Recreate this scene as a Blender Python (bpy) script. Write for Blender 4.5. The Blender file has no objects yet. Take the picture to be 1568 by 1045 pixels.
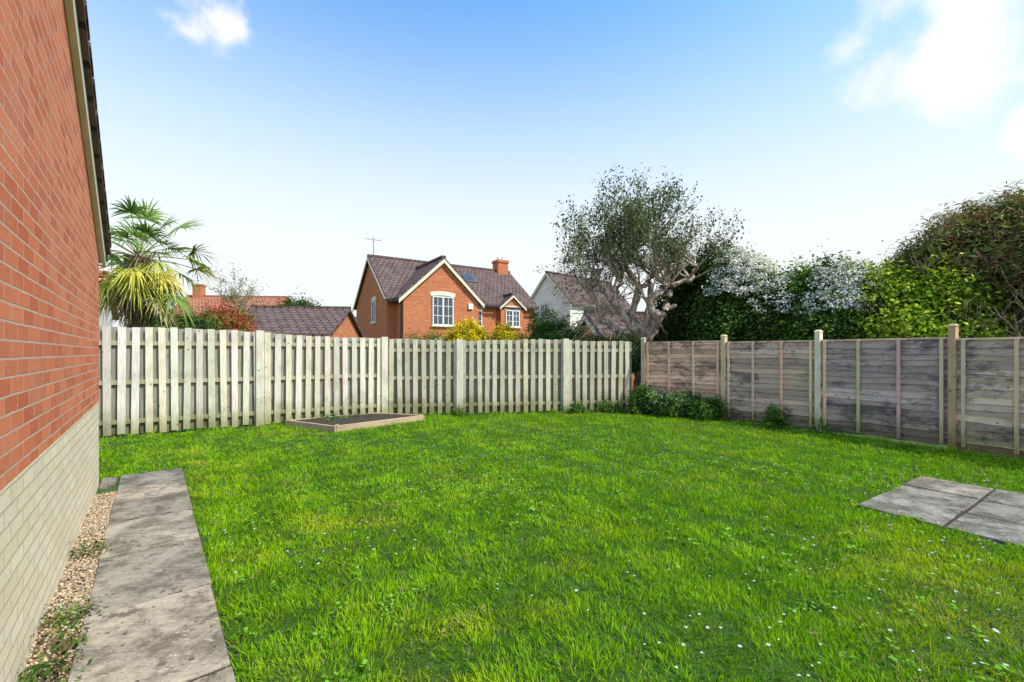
import bpy, math, random
import numpy as np
from mathutils import Vector, Matrix
random.seed(7); rng = np.random.default_rng(7)
scene = bpy.context.scene
COL = scene.collection

# ------------------------------------------------------------ helpers
def link(o, parent=None):
    COL.objects.link(o)
    if parent is not None:
        o.parent = parent
        o.matrix_parent_inverse = Matrix.Translation(parent.location).inverted()
    return o

def group(name, loc=(0, 0, 0)):
    e = bpy.data.objects.new(name, None); e.location = loc; e.empty_display_size = 0.3
    COL.objects.link(e); return e

def nz(p, f, seed):
    r = np.random.default_rng(seed); s = 0
    for i in range(7):
        k = r.normal(size=p.shape[1]); k = k / np.linalg.norm(k) * f * r.uniform(0.6, 1.9)
        s = s + np.sin(p @ k + r.uniform(0, 6.28))
    return s / 3.7

def arr_mesh(name, V, faces, mat, col=None, parent=None, smooth=False):
    """V (n,3); faces list of (m,k) int arrays; col (n,3)"""
    me = bpy.data.meshes.new(name)
    me.vertices.add(len(V)); me.vertices.foreach_set('co', np.asarray(V, dtype=np.float32).ravel())
    loops = np.concatenate([f.ravel() for f in faces]).astype(np.int32)
    tot = np.concatenate([np.full(len(f), f.shape[1]) for f in faces]).astype(np.int32)
    st = np.concatenate([[0], np.cumsum(tot)[:-1]]).astype(np.int32)
    me.loops.add(len(loops)); me.loops.foreach_set('vertex_index', loops)
    me.polygons.add(len(tot)); me.polygons.foreach_set('loop_start', st)
    try: me.polygons.foreach_set('loop_total', tot)
    except Exception: pass
    me.update(calc_edges=True)
    if smooth: me.polygons.foreach_set('use_smooth', np.ones(len(tot), dtype=bool))
    if col is not None:
        a = me.color_attributes.new('Col', 'FLOAT_COLOR', 'POINT')
        c = np.ones((len(V), 4), dtype=np.float32); c[:, :3] = col
        a.data.foreach_set('color', c.ravel())
    me.materials.append(mat)
    return link(bpy.data.objects.new(name, me), parent)

class MB:
    def __init__(s): s.v = []; s.f = []; s.m = []; s.c = []
    def face(s, pts, m=0, c=(1, 1, 1)):
        i = len(s.v); s.v += [tuple(p) for p in pts]; s.f.append(list(range(i, i + len(pts)))); s.m.append(m); s.c.append(c)
    def solid(s, A, B, m=0, c=(1, 1, 1)):
        """prism between polygon A and polygon B (same count)"""
        n = len(A); i = len(s.v)
        s.v += [tuple(p) for p in A] + [tuple(p) for p in B]
        fs = [list(range(i, i + n))[::-1], list(range(i + n, i + 2 * n))]
        for k in range(n):
            fs.append([i + k, i + (k + 1) % n, i + n + (k + 1) % n, i + n + k])
        for f in fs: s.f.append(f); s.m.append(m); s.c.append(c)
    def box(s, c0, ax, ay, az, sx, sy, sz, m=0, c=(1, 1, 1)):
        c0 = Vector(c0); ax = Vector(ax) * sx / 2; ay = Vector(ay) * sy / 2; az = Vector(az) * sz / 2
        A = [c0 - ax - ay - az, c0 + ax - ay - az, c0 + ax + ay - az, c0 - ax + ay - az]
        s.solid(A, [p + 2 * az for p in A], m, c)
    def build(s, name, mats, parent=None, bevel=0):
        import bmesh
        me = bpy.data.meshes.new(name); me.from_pydata(s.v, [], s.f)
        for m in mats: me.materials.append(m)
        me.polygons.foreach_set('material_index', s.m)
        me.update()
        bm = bmesh.new(); bm.from_mesh(me); bmesh.ops.recalc_face_normals(bm, faces=bm.faces); bm.to_mesh(me); bm.free()
        me.update()
        Z = Vector((0, 0, 1)); nl = len(me.loops)
        uvs = np.zeros((nl, 2), np.float32); cs = np.ones((nl, 4), np.float32)
        for p, c in zip(me.polygons, s.c):
            n = p.normal; t = Z.cross(n)
            t = Vector((1, 0, 0)) if t.length < 1e-3 else t.normalized()
            b = n.cross(t)
            for li in p.loop_indices:
                co = me.vertices[me.loops[li].vertex_index].co
                uvs[li] = (co.dot(t), co.dot(b)); cs[li, :3] = c
        me.uv_layers.new(name='UVMap'); me.color_attributes.new('Col', 'FLOAT_COLOR', 'CORNER')
        me.uv_layers['UVMap'].data.foreach_set('uv', uvs.ravel())
        me.color_attributes['Col'].data.foreach_set('color', cs.ravel())
        o = link(bpy.data.objects.new(name, me), parent)
        if bevel:
            md = o.modifiers.new('bevel', 'BEVEL'); md.width = bevel; md.segments = 2; md.limit_method = 'ANGLE'
        return o

# ------------------------------------------------------------ materials
def newmat(name):
    m = bpy.data.materials.new(name); m.use_nodes = True
    nt = m.node_tree; nt.nodes.clear()
    return m, nt, nt.nodes, nt.links
def N(nodes, t, **k):
    n = nodes.new(t)
    for a, b in k.items(): setattr(n, a, b)
    return n
def mixc(nt, a, b, f, blend='MIX'):
    n = nt.nodes.new('ShaderNodeMix'); n.data_type = 'RGBA'; n.blend_type = blend
    for s, v in ((n.inputs[0], f), (n.inputs[6], a), (n.inputs[7], b)):
        if hasattr(v, 'is_output'): nt.links.new(v, s)
        elif isinstance(v, (int, float)): s.default_value = v
        else: s.default_value = (*v, 1)
    return n.outputs[2]
def ramp(nt, src, lo, hi):
    n = nt.nodes.new('ShaderNodeMapRange'); n.interpolation_type = 'SMOOTHSTEP'
    nt.links.new(src, n.inputs[0]); n.inputs[1].default_value = lo; n.inputs[2].default_value = hi
    return n.outputs[0]
def noise(nt, vec, scale, detail=5, rough=0.6, stretch=None):
    if stretch:
        mp = nt.nodes.new('ShaderNodeMapping'); mp.inputs['Scale'].default_value = stretch
        nt.links.new(vec, mp.inputs[0]); vec = mp.outputs[0]
    n = nt.nodes.new('ShaderNodeTexNoise'); n.inputs['Scale'].default_value = scale
    n.inputs['Detail'].default_value = detail; n.inputs['Roughness'].default_value = rough
    nt.links.new(vec, n.inputs['Vector']); return n.outputs['Fac']
def finish(nt, col, rough=0.85, height=None, bump=0.3, dist=0.01, spec=0.3, metal=0):
    p = nt.nodes.new('ShaderNodeBsdfPrincipled'); o = nt.nodes.new('ShaderNodeOutputMaterial')
    if hasattr(col, 'is_output'): nt.links.new(col, p.inputs['Base Color'])
    else: p.inputs['Base Color'].default_value = (*col, 1)
    p.inputs['Roughness'].default_value = rough; p.inputs['Specular IOR Level'].default_value = spec
    p.inputs['Metallic'].default_value = metal
    if height is not None:
        b = nt.nodes.new('ShaderNodeBump'); b.inputs['Strength'].default_value = bump; b.inputs['Distance'].default_value = dist
        nt.links.new(height, b.inputs['Height']); nt.links.new(b.outputs[0], p.inputs['Normal'])
    nt.links.new(p.outputs[0], o.inputs[0])

def mat_plain(name, c1, c2=None, scale=6, rough=0.8, bump=0.2, stretch=None, attr=False, uv=False, spec=0.3, c3=None, s3=2.0):
    m, nt, nd, ln = newmat(name)
    tc = N(nd, 'ShaderNodeTexCoord'); v = tc.outputs['UV' if uv else 'Object']
    n1 = noise(nt, v, scale, stretch=stretch)
    col = mixc(nt, c1, c2 or c1, ramp(nt, n1, 0.3, 0.7))
    if c3:
        col = mixc(nt, col, c3, ramp(nt, noise(nt, v, s3, 6, 0.7), 0.5, 0.72))
    if attr:
        a = N(nd, 'ShaderNodeAttribute'); a.attribute_name = 'Col'
        col = mixc(nt, col, a.outputs['Color'], 1.0, 'MULTIPLY')
    finish(nt, col, rough, n1, bump, 0.01, spec)
    return m

def mat_brick(name, c1, c2, mortar, stain=None, bw=0.225, rh=0.075, ms=0.006, bump=0.8, dist=0.012, stain_amt=0.5, dark=None):
    m, nt, nd, ln = newmat(name)
    tc = N(nd, 'ShaderNodeTexCoord'); uv = tc.outputs['UV']
    nn = nd.new('ShaderNodeTexNoise'); nn.inputs['Scale'].default_value = 9; nn.inputs['Detail'].default_value = 4; ln.new(uv, nn.inputs['Vector'])
    vm = nd.new('ShaderNodeVectorMath'); vm.operation = 'SUBTRACT'; ln.new(nn.outputs['Color'], vm.inputs[0]); vm.inputs[1].default_value = (0.5, 0.5, 0.5)
    vs = nd.new('ShaderNodeVectorMath'); vs.operation = 'SCALE'; ln.new(vm.outputs[0], vs.inputs[0]); vs.inputs['Scale'].default_value = 0.010
    va = nd.new('ShaderNodeVectorMath'); va.operation = 'ADD'; ln.new(uv, va.inputs[0]); ln.new(vs.outputs[0], va.inputs[1])
    b = nd.new('ShaderNodeTexBrick'); ln.new(va.outputs[0], b.inputs['Vector'])
    b.inputs['Scale'].default_value = 1; b.inputs['Brick Width'].default_value = bw; b.inputs['Row Height'].default_value = rh
    b.inputs['Mortar Size'].default_value = ms; b.inputs['Mortar Smooth'].default_value = 0.25; b.inputs['Bias'].default_value = 0
    b.inputs['Color1'].default_value = (*c1, 1); b.inputs['Color2'].default_value = (*c2, 1); b.inputs['Mortar'].default_value = (*mortar, 1)
    col = b.outputs['Color']
    n2 = noise(nt, uv, 45, 5, 0.7)
    col = mixc(nt, col, (0.66, 0.66, 0.66), ramp(nt, n2, 0.5, 0.85), 'MULTIPLY')
    n3 = noise(nt, uv, 1.3, 6, 0.65)
    if stain:
        n3b = nd.new('ShaderNodeMath'); n3b.operation = 'MULTIPLY'; ln.new(ramp(nt, n3, 0.42, 0.75), n3b.inputs[0]); n3b.inputs[1].default_value = stain_amt
        col = mixc(nt, col, stain, n3b.outputs[0])
    if dark:
        n4 = noise(nt, uv, 14, 6, 0.75)
        col = mixc(nt, col, dark, ramp(nt, n4, 0.62, 0.82))
    h = nd.new('ShaderNodeMath'); h.operation = 'SUBTRACT'; h.inputs[0].default_value = 1; ln.new(b.outputs['Fac'], h.inputs[1])
    h2 = nd.new('ShaderNodeMath'); h2.operation = 'MULTIPLY_ADD'; ln.new(n2, h2.inputs[0]); h2.inputs[1].default_value = 0.45; ln.new(h.outputs[0], h2.inputs[2])
    finish(nt, col, 0.9, h2.outputs[0], bump, dist, 0.2)
    return m

def mat_leaf(name, transl=0.35):
    m, nt, nd, ln = newmat(name)
    a = N(nd, 'ShaderNodeAttribute'); a.attribute_name = 'Col'
    d = nd.new('ShaderNodeBsdfDiffuse'); t = nd.new('ShaderNodeBsdfTranslucent')
    ln.new(a.outputs['Color'], d.inputs[0])
    tc = mixc(nt, a.outputs['Color'], (1.0, 1.0, 0.35), 1.0, 'MULTIPLY')
    ln.new(tc, t.inputs[0])
    x = nd.new('ShaderNodeMixShader'); x.inputs[0].default_value = transl; ln.new(d.outputs[0], x.inputs[1]); ln.new(t.outputs[0], x.inputs[2])
    o = nd.new('ShaderNodeOutputMaterial'); ln.new(x.outputs[0], o.inputs[0])
    return m

M_leaf = mat_leaf('leaf', 0.3)
M_grass = mat_leaf('grass_blade', 0.35)
M_petal = mat_leaf('petal', 0.2)
M_brick = mat_brick('red_brick', (0.80, 0.235, 0.095), (0.60, 0.135, 0.055), (0.66, 0.45, 0.32), (0.66, 0.31, 0.19), stain_amt=0.45, dark=(0.40, 0.10, 0.05))
M_plinth = mat_brick('buff_plinth_brick', (0.95, 0.79, 0.55), (0.86, 0.68, 0.44), (0.66, 0.52, 0.36), (0.70, 0.56, 0.36), dark=(0.50, 0.40, 0.24), stain_amt=0.5)
M_brickfar = mat_brick('house_brick', (0.66, 0.22, 0.085), (0.50, 0.14, 0.05), (0.45, 0.29, 0.19), (0.50, 0.19, 0.09))
M_tiledark = mat_brick('brown_roof_tile', (0.19, 0.115, 0.095), (0.13, 0.08, 0.07), (0.04, 0.03, 0.025), (0.20, 0.15, 0.12), bw=0.30, rh=0.30, ms=0.03, dist=0.03)
M_tileora = mat_brick('orange_roof_tile', (0.55, 0.21, 0.11), (0.40, 0.15, 0.08), (0.12, 0.05, 0.03), (0.35, 0.18, 0.11), bw=0.30, rh=0.30, ms=0.03, dist=0.03)
M_tileblue = mat_brick('slate_roof_tile', (0.17, 0.21, 0.28), (0.13, 0.16, 0.22), (0.03, 0.03, 0.03), bw=0.3, rh=0.25, ms=0.02)
M_cream = mat_plain('cream_paint', (0.76, 0.70, 0.53), (0.66, 0.60, 0.45), 5, 0.6, 0.05)
M_white = mat_plain('white_paint', (0.80, 0.80, 0.78), (0.74, 0.74, 0.72), 5, 0.5, 0.03)
M_render = mat_plain('cream_render', (0.78, 0.74, 0.64), (0.70, 0.66, 0.57), 3, 0.9, 0.1)
M_black = mat_plain('black_plastic', (0.02, 0.02, 0.022), (0.03, 0.03, 0.03), 5, 0.4, 0.0)
M_grey = mat_plain('lead_grey', (0.16, 0.16, 0.17), (0.11, 0.11, 0.12), 5, 0.6, 0.1)
m, nt, nd, ln = newmat('window_glass'); finish(nt, (0.05, 0.065, 0.075), 0.06, spec=0.8); M_glass = m
M_bark = mat_plain('pale_bark', (0.66, 0.53, 0.41), (0.22, 0.155, 0.11), 13, 0.95, 1.0, (1, 1, 0.45))
M_barkd = mat_plain('dark_bark', (0.22, 0.155, 0.11), (0.11, 0.08, 0.055), 14, 0.95, 0.8, (1, 1, 0.3))
M_soil = mat_plain('soil', (0.03, 0.022, 0.016), (0.085, 0.06, 0.042), 40, 1, 1.0)
M_core = mat_plain('core_shade', (0.02, 0.036, 0.012), (0.045, 0.065, 0.02), 12, 1, 0.8)  # dark core colour, paints in the shade inside foliage

def mat_slab():
    m, nt, nd, ln = newmat('concrete_flag')
    v = N(nd, 'ShaderNodeTexCoord').outputs['Object']
    n1 = noise(nt, v, 2.6, 10, 0.72); n2 = noise(nt, v, 55, 4, 0.7); n3 = noise(nt, v, 6, 10, 0.8); n5 = noise(nt, v, 22, 6, 0.7); n7 = noise(nt, v, 12, 8, 0.75, (1, 3, 1))
    col = mixc(nt, (0.16, 0.13, 0.09), (0.40, 0.335, 0.25), ramp(nt, n1, 0.40, 0.60))
    col = mixc(nt, col, (0.115, 0.095, 0.068), ramp(nt, n3, 0.53, 0.62))
    col = mixc(nt, col, (0.46, 0.40, 0.31), ramp(nt, n7, 0.56, 0.66))
    col = mixc(nt, col, (0.07, 0.06, 0.045), ramp(nt, n5, 0.60, 0.67))
    col = mixc(nt, col, (0.58, 0.53, 0.44), ramp(nt, n2, 0.63, 0.70))
    a = N(nd, 'ShaderNodeAttribute'); a.attribute_name = 'Col'
    col = mixc(nt, col, a.outputs['Color'], 1.0, 'MULTIPLY')
    n4 = noise(nt, v, 5, 6, 0.6, (1.0, 2.5, 1))
    ad = nd.new('ShaderNodeMath'); ad.operation = 'MULTIPLY_ADD'; ln.new(n5, ad.inputs[0]); ad.inputs[1].default_value = 0.35; ln.new(n4, ad.inputs[2])
    finish(nt, col, 0.85, ad.outputs[0], 0.9, 0.04, 0.3); return m
M_slab = mat_slab()

def mat_wood(name, c1, c2, c3, along, stainz=True, c4=None):
    m, nt, nd, ln = newmat(name)
    tc = N(nd, 'ShaderNodeTexCoord'); v = tc.outputs['UV']
    st = (26, 1.6, 1) if along == 'v' else (1.6, 26, 1)
    g = noise(nt, v, 2.0, 6, 0.65, st)
    col = mixc(nt, c1, c2, ramp(nt, g, 0.35, 0.7))
    n2 = noise(nt, tc.outputs['Object'], 2.2, 7, 0.75)
    col = mixc(nt, col, c3, ramp(nt, n2, 0.46, 0.74))
    if c4:
        n6 = noise(nt, tc.outputs['Object'], 1.4, 8, 0.8, (1, 1, 2.2))
        col = mixc(nt, col, c4, ramp(nt, n6, 0.50, 0.60))
        n8 = noise(nt, tc.outputs['Object'], 0.9, 6, 0.7)
        col = mixc(nt, col, (0.44, 0.40, 0.26), ramp(nt, n8, 0.56, 0.72))
    a = N(nd, 'ShaderNodeAttribute'); a.attribute_name = 'Col'
    col = mixc(nt, col, a.outputs['Color'], 1.0, 'MULTIPLY')
    vo = nd.new('ShaderNodeTexVoronoi'); vo.inputs['Scale'].default_value = 5
    ln.new(tc.outputs['Object'], vo.inputs['Vector'])
    k = ramp(nt, vo.outputs['Distance'], 0.05, 0.10)
    col = mixc(nt, mixc(nt, col, (0.35, 0.28, 0.2), 1.0, 'MULTIPLY'), col, k)
    if stainz:
        sep = nd.new('ShaderNodeSeparateXYZ'); ln.new(tc.outputs['Object'], sep.inputs[0])
        adn = nd.new('ShaderNodeMath'); adn.operation = 'MULTIPLY_ADD'; ln.new(n2, adn.inputs[0]); adn.inputs[1].default_value = -0.7; ln.new(sep.outputs[2], adn.inputs[2])
        lowm = ramp(nt, adn.outputs[0], -0.3, 0.25)
        col = mixc(nt, mixc(nt, col, (0.50, 0.52, 0.36), 1.0, 'MULTIPLY'), col, lowm)
    finish(nt, col, 0.85, g, 0.5, 0.006, 0.2); return m
M_fence = mat_wood('pale_fence_wood', (0.86, 0.78, 0.65), (0.64, 0.56, 0.44), (0.54, 0.48, 0.37), 'v')
M_lap = mat_wood('weathered_lap_wood', (0.98, 0.80, 0.66), (0.64, 0.50, 0.41), (0.80, 0.68, 0.60), 'u', c4=(0.34, 0.27, 0.26))
M_post = mat_wood('post_wood', (0.68, 0.53, 0.38), (0.50, 0.38, 0.26), (0.58, 0.51, 0.41), 'v')
M_bed = mat_wood('bed_timber', (0.58, 0.42, 0.26), (0.40, 0.28, 0.17), (0.32, 0.24, 0.15), 'u', False)

# ------------------------------------------------------------ camera
cd = bpy.data.cameras.new('camera'); cam = bpy.data.objects.new('camera', cd); COL.objects.link(cam)
cam.location = (0, 0, 1.45); cam.rotation_euler = (math.radians(90), 0, 0)
cd.sensor_width = 36; cd.lens = 15.4; cd.shift_y = 0.0112; cd.clip_end = 2000; cd.clip_start = 0.05
scene.camera = cam
scene.view_settings.view_transform = 'Standard'; scene.view_settings.look = 'None'; scene.view_settings.exposure = 0

# ------------------------------------------------------------ light
el, az = math.radians(49), math.atan2(0.83, -0.43)
sd = Vector((math.sin(az) * math.cos(el), math.cos(az) * math.cos(el), math.sin(el)))
L = bpy.data.lights.new('sun', 'SUN'); L.energy = 4.7; L.angle = math.radians(1.0); L.color = (1, 0.93, 0.83)
lo = bpy.data.objects.new('sun', L); lo.rotation_euler = sd.to_track_quat('Z', 'Y').to_euler(); lo.location = (20, -20, 30); COL.objects.link(lo)
w = bpy.data.worlds.new('World'); scene.world = w; w.use_nodes = True
nt = w.node_tree; nd = nt.nodes; ln = nt.links; nd.clear()
sky = nd.new('ShaderNodeTexSky'); sky.sky_type = 'NISHITA'; sky.sun_disc = False
sky.sun_elevation = el; sky.sun_rotation = az; sky.air_density = 1.0; sky.dust_density = 1.0; sky.ozone_density = 1.5
tc = nd.new('ShaderNodeTexCoord'); gen = tc.outputs['Generated']
sep = nd.new('ShaderNodeSeparateXYZ'); ln.new(gen, sep.inputs[0])
skyc = mixc(nt, sky.outputs[0], (1.15, 2.0, 2.4), 1.0, 'MULTIPLY')
haze = nd.new('ShaderNodeMapRange'); ln.new(sep.outputs[2], haze.inputs[0])
haze.inputs[1].default_value = 0.16; haze.inputs[2].default_value = 0.70; haze.inputs[3].default_value = 1; haze.inputs[4].default_value = 0
haze.interpolation_type = 'SMOOTHSTEP'
base = mixc(nt, skyc, (6.5, 6.75, 6.85), haze.outputs[0])
def cloud(d, c0, c1, sc, seed, lo_=.80, hi_=1.02):
    d = Vector(d).normalized()
    dp = nd.new('ShaderNodeVectorMath'); dp.operation = 'DOT_PRODUCT'; ln.new(gen, dp.inputs[0]); dp.inputs[1].default_value = d
    mk = ramp(nt, dp.outputs['Value'], c0, c1)
    ad = nd.new('ShaderNodeVectorMath'); ad.operation = 'ADD'; ln.new(gen, ad.inputs[0]); ad.inputs[1].default_value = (seed, seed * 2, 0)
    n = noise(nt, ad.outputs[0], sc, 7, 0.55)
    s = nd.new('ShaderNodeMath'); s.operation = 'MULTIPLY_ADD'; ln.new(mk, s.inputs[0]); s.inputs[1].default_value = 0.5; ln.new(n, s.inputs[2])
    return ramp(nt, s.outputs[0], lo_, hi_)
for args in (((0.93, 1, 0.76), 0.986, 0.9996, 9, 3.1, .80, 1.12), ((1.04, 1, 0.66), 0.992, 0.9998, 8, 5.7, .78, 1.10), ((1.22, 1, 0.52), 0.997, 0.9999, 9, 1.7), ((-0.72, 1, 0.78), 0.991, 1.0, 10, 8.3, .90, 1.14)):
    base = mixc(nt, base, (7.0, 7.0, 7.1), cloud(*args))
bg = nd.new('ShaderNodeBackground'); ln.new(base, bg.inputs[0]); bg.inputs[1].default_value = 0.15
wo = nd.new('ShaderNodeOutputWorld'); ln.new(bg.outputs[0], wo.inputs[0])

# ------------------------------------------------------------ ground
M_ground = mat_plain('ground', (0.035, 0.075, 0.01), (0.06, 0.12, 0.015), 4, 1, 0.5, c3=(0.06, 0.055, 0.02), s3=9)
g = MB(); g.face([(-700, -700, 0), (700, -700, 0), (700, 700, 0), (-700, 700, 0)]); g.build('ground', [M_ground])

# ------------------------------------------------------------ garden wall building (garage)
A = Vector((-4.47, 4.74, 0)); U = Vector((0.634, -0.773, 0)).normalized()
OUT = Vector((-U.y, U.x, 0)).normalized()      # faces the garden
INW = -OUT; Zv = Vector((0, 0, 1))
GL, ZE, ZR, PZ, DEP = 5.4, 2.58, 3.98, 0.92, 5.5
gar = group('brick_garage', A)
def GP(s, d, z): return A + U * s + INW * d + Zv * z
b = MB(); b.solid([GP(0, 0, PZ), GP(GL, 0, PZ), GP(GL, 0, ZE), GP(GL / 2, 0, ZR), GP(0, 0, ZE)],
                  [GP(0, DEP, PZ), GP(GL, DEP, PZ), GP(GL, DEP, ZE), GP(GL / 2, DEP, ZR), GP(0, DEP, ZE)])
b.build('brick_walls', [M_brick], gar)
b = MB(); b.solid([GP(0, 0, 0), GP(GL, 0, 0), GP(GL, 0, PZ), GP(0, 0, PZ)], [GP(0, DEP, 0), GP(GL, DEP, 0), GP(GL, DEP, PZ), GP(0, DEP, PZ)])
b.build('plinth', [M_plinth], gar)
b = MB()
sl = (ZR - ZE) / (GL / 2)
def rs(s): return ZR - abs(s - GL / 2) * sl
for (s0, s1) in ((-0.16, GL / 2), (GL / 2, GL + 0.16)):
    t0 = [GP(s0, -0.085, rs(s0) + 0.045), GP(s1, -0.085, rs(s1) + 0.045), GP(s1, DEP + .1, rs(s1) + 0.045), GP(s0, DEP + .1, rs(s0) + 0.045)]
    b.solid(t0, [p + Zv * 0.06 for p in t0], 0)
    t1 = [GP(s0, -0.045, rs(s0) - 0.10), GP(s1, -0.045, rs(s1) - 0.10), GP(s1, -0.003, rs(s1) - 0.10), GP(s0, -0.003, rs(s0) - 0.10)]
    b.solid(t1, [p + Zv * 0.14 for p in t1], 1)
b.build('roof', [M_tiledark, M_cream], gar)
b = MB()
s = -0.14
while s < GL / 2:
    b.box(GP(s + 0.14, -0.07, rs(s + .14) + 0.115), (U + Zv * sl).normalized(), OUT, Zv, 0.26, 0.05, 0.035, 0); s += 0.27
b.build('verge_tiles', [M_tiledark], gar)
b = MB()
b.box(GP(-0.10, DEP / 2, ZE - 0.10), U, OUT, Zv, 0.02, DEP + 0.05, 0.16, 0)
b.box(GP(-0.045, DEP / 2, ZE - 0.17), U, OUT, Zv, 0.09, DEP + 0.04, 0.015, 0)
b.build('fascia_and_soffit', [M_cream], gar)
b = MB()
n = 8; ring = lambda d, r: [GP(-0.17 + r * math.cos(math.pi + math.pi * i / n), d, ZE - 0.055 + r * math.sin(math.pi + math.pi * i / n)) for i in range(n + 1)]
b.solid(ring(-0.06, 0.055), ring(DEP, 0.055), 0); b.build('gutter', [M_black], gar)

# ------------------------------------------------------------ path
path = group('garden_path', A + OUT * 0.5)
def slab(mb, p, e1, e2, l1, l2, th=0.05, z=0.035, c=1.0):
    j = [random.uniform(-0.007, 0.008) for _ in range(4)]
    g_ = [random.uniform(.008, .016) for _ in range(4)]
    P = [p + e1 * g_[0] + e2 * g_[1], p + e1 * (l1 - g_[2]) + e2 * g_[1], p + e1 * (l1 - g_[2]) + e2 * (l2 - g_[3]), p + e1 * g_[0] + e2 * (l2 - g_[3])]
    lo_ = [q + Zv * (z - th) for q in P]; hi = [q + Zv * (z + jj) for q, jj in zip(P, j)]
    t = random.uniform(-0.04, 0.04)
    mb.solid(lo_, hi, 0, (c + t, c, c - t * .8))
PE = Vector((-1.203, 1.924, 0))
e_al = -U
start = PE - e_al * 2.9
d_al = (Vector((-4.06, 5.4, 0)) - start).dot(e_al)
b = MB(); q = start + e_al * d_al
tones = [0.82, 1.08, .80, 1.12, .88, 1.1, .9, 1, 1]
LENS = [.62, .60, .62, .80, .86, .9, .9, .9, .9]
for i in range(9):
    slab(b, q - e_al * LENS[i], e_al, -OUT, LENS[i], 0.585, c=tones[i]); q = q - e_al * LENS[i]
gap = (PE - A).dot(OUT) - 0.585
q = start + e_al * d_al - OUT * 0.59
slab(b, q - e_al * 0.42, e_al, -OUT, 0.42, gap - 0.01, c=0.8)
b.build('paving_slabs', [M_slab], path, bevel=0.005)
q = start + e_al * d_al
b = MB(); b.face([p + Zv * .024 for p in (q - e_al * .01 - OUT * .012, q - e_al * 6.9 - OUT * .012, q - e_al * 6.9 - OUT * .573, q - e_al * .01 - OUT * .573)]); b.build('joint_bedding', [M_soil], path)
def pebbles(name, n, region, size, cols, mat, parent):
    P = region(n); base = np.array([[1, 0, 0], [-1, 0, 0], [0, 1, 0], [0, -1, 0], [0, 0, 1], [0, 0, -1]], float)
    F = np.array([[0, 2, 4], [2, 1, 4], [1, 3, 4], [3, 0, 4], [2, 0, 5], [1, 2, 5], [3, 1, 5], [0, 3, 5]])
    sc = rng.uniform(size[0], size[1], (n, 1, 3)); V = base[None] * sc
    a = rng.uniform(0, 6.28, n); ca, sa = np.cos(a)[:, None], np.sin(a)[:, None]
    V = np.stack([V[:, :, 0] * ca - V[:, :, 1] * sa, V[:, :, 0] * sa + V[:, :, 1] * ca, V[:, :, 2] * .7], -1)
    V = V + rng.normal(0, size[0] * .25, V.shape) + P[:, None]
    c = np.array(cols)[rng.integers(0, len(cols), n)] * rng.uniform(.7, 1.15, (n, 1))
    FF = (F[None] + (np.arange(n) * 6)[:, None, None]).reshape(-1, 3)
    return arr_mesh(name, V.reshape(-1, 3), [FF], mat, np.repeat(c, 6, 0), parent, smooth=True)
M_stone = mat_plain('pebble_stone', (1, 1, 1), (0.8, 0.8, 0.8), 60, 0.8, 0.2, attr=True)
def reg(n):
    s = rng.uniform(0.45, 4.6, n); o = rng.uniform(0.0, max(gap, .1) + 0.010, n)
    P = np.array(A)[None] + s[:, None] * np.array(U)[None] + o[:, None] * np.array(OUT)[None]
    P[:, 2] = rng.uniform(0.0, 0.026, n); return P
pebbles('gravel', 9000, reg, (0.006, 0.013), [(.60, .40, .22), (.64, .48, .30), (.42, .26, .14), (.66, .56, .42), (.35, .27, .2)], M_stone, None)

pat = group('patio_slabs', (4.5, 4.2, 0))
e1 = Vector((0.838, 0.546, 0)).normalized(); e2 = Vector((0.546, -0.838, 0)).normalized()
b = MB(); O = Vector((3.2, 4.08, 0))
for j in range(6):
    for i in range(3):
        slab(b, O + e1 * (0.6 * i) + e2 * (0.6 * j), e1, e2, 0.6, 0.6, c=random.uniform(0.72, 1.08), z=0.03)
b.build('flags', [M_slab], pat, bevel=0.005)
b = MB(); b.face([O + e1 * a_ + e2 * c_ + Zv * .019 for a_, c_ in ((.015, .015), (1.785, .015), (1.785, 3.585), (.015, 3.585))]); b.build('joint_bedding', [M_soil], pat)

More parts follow.
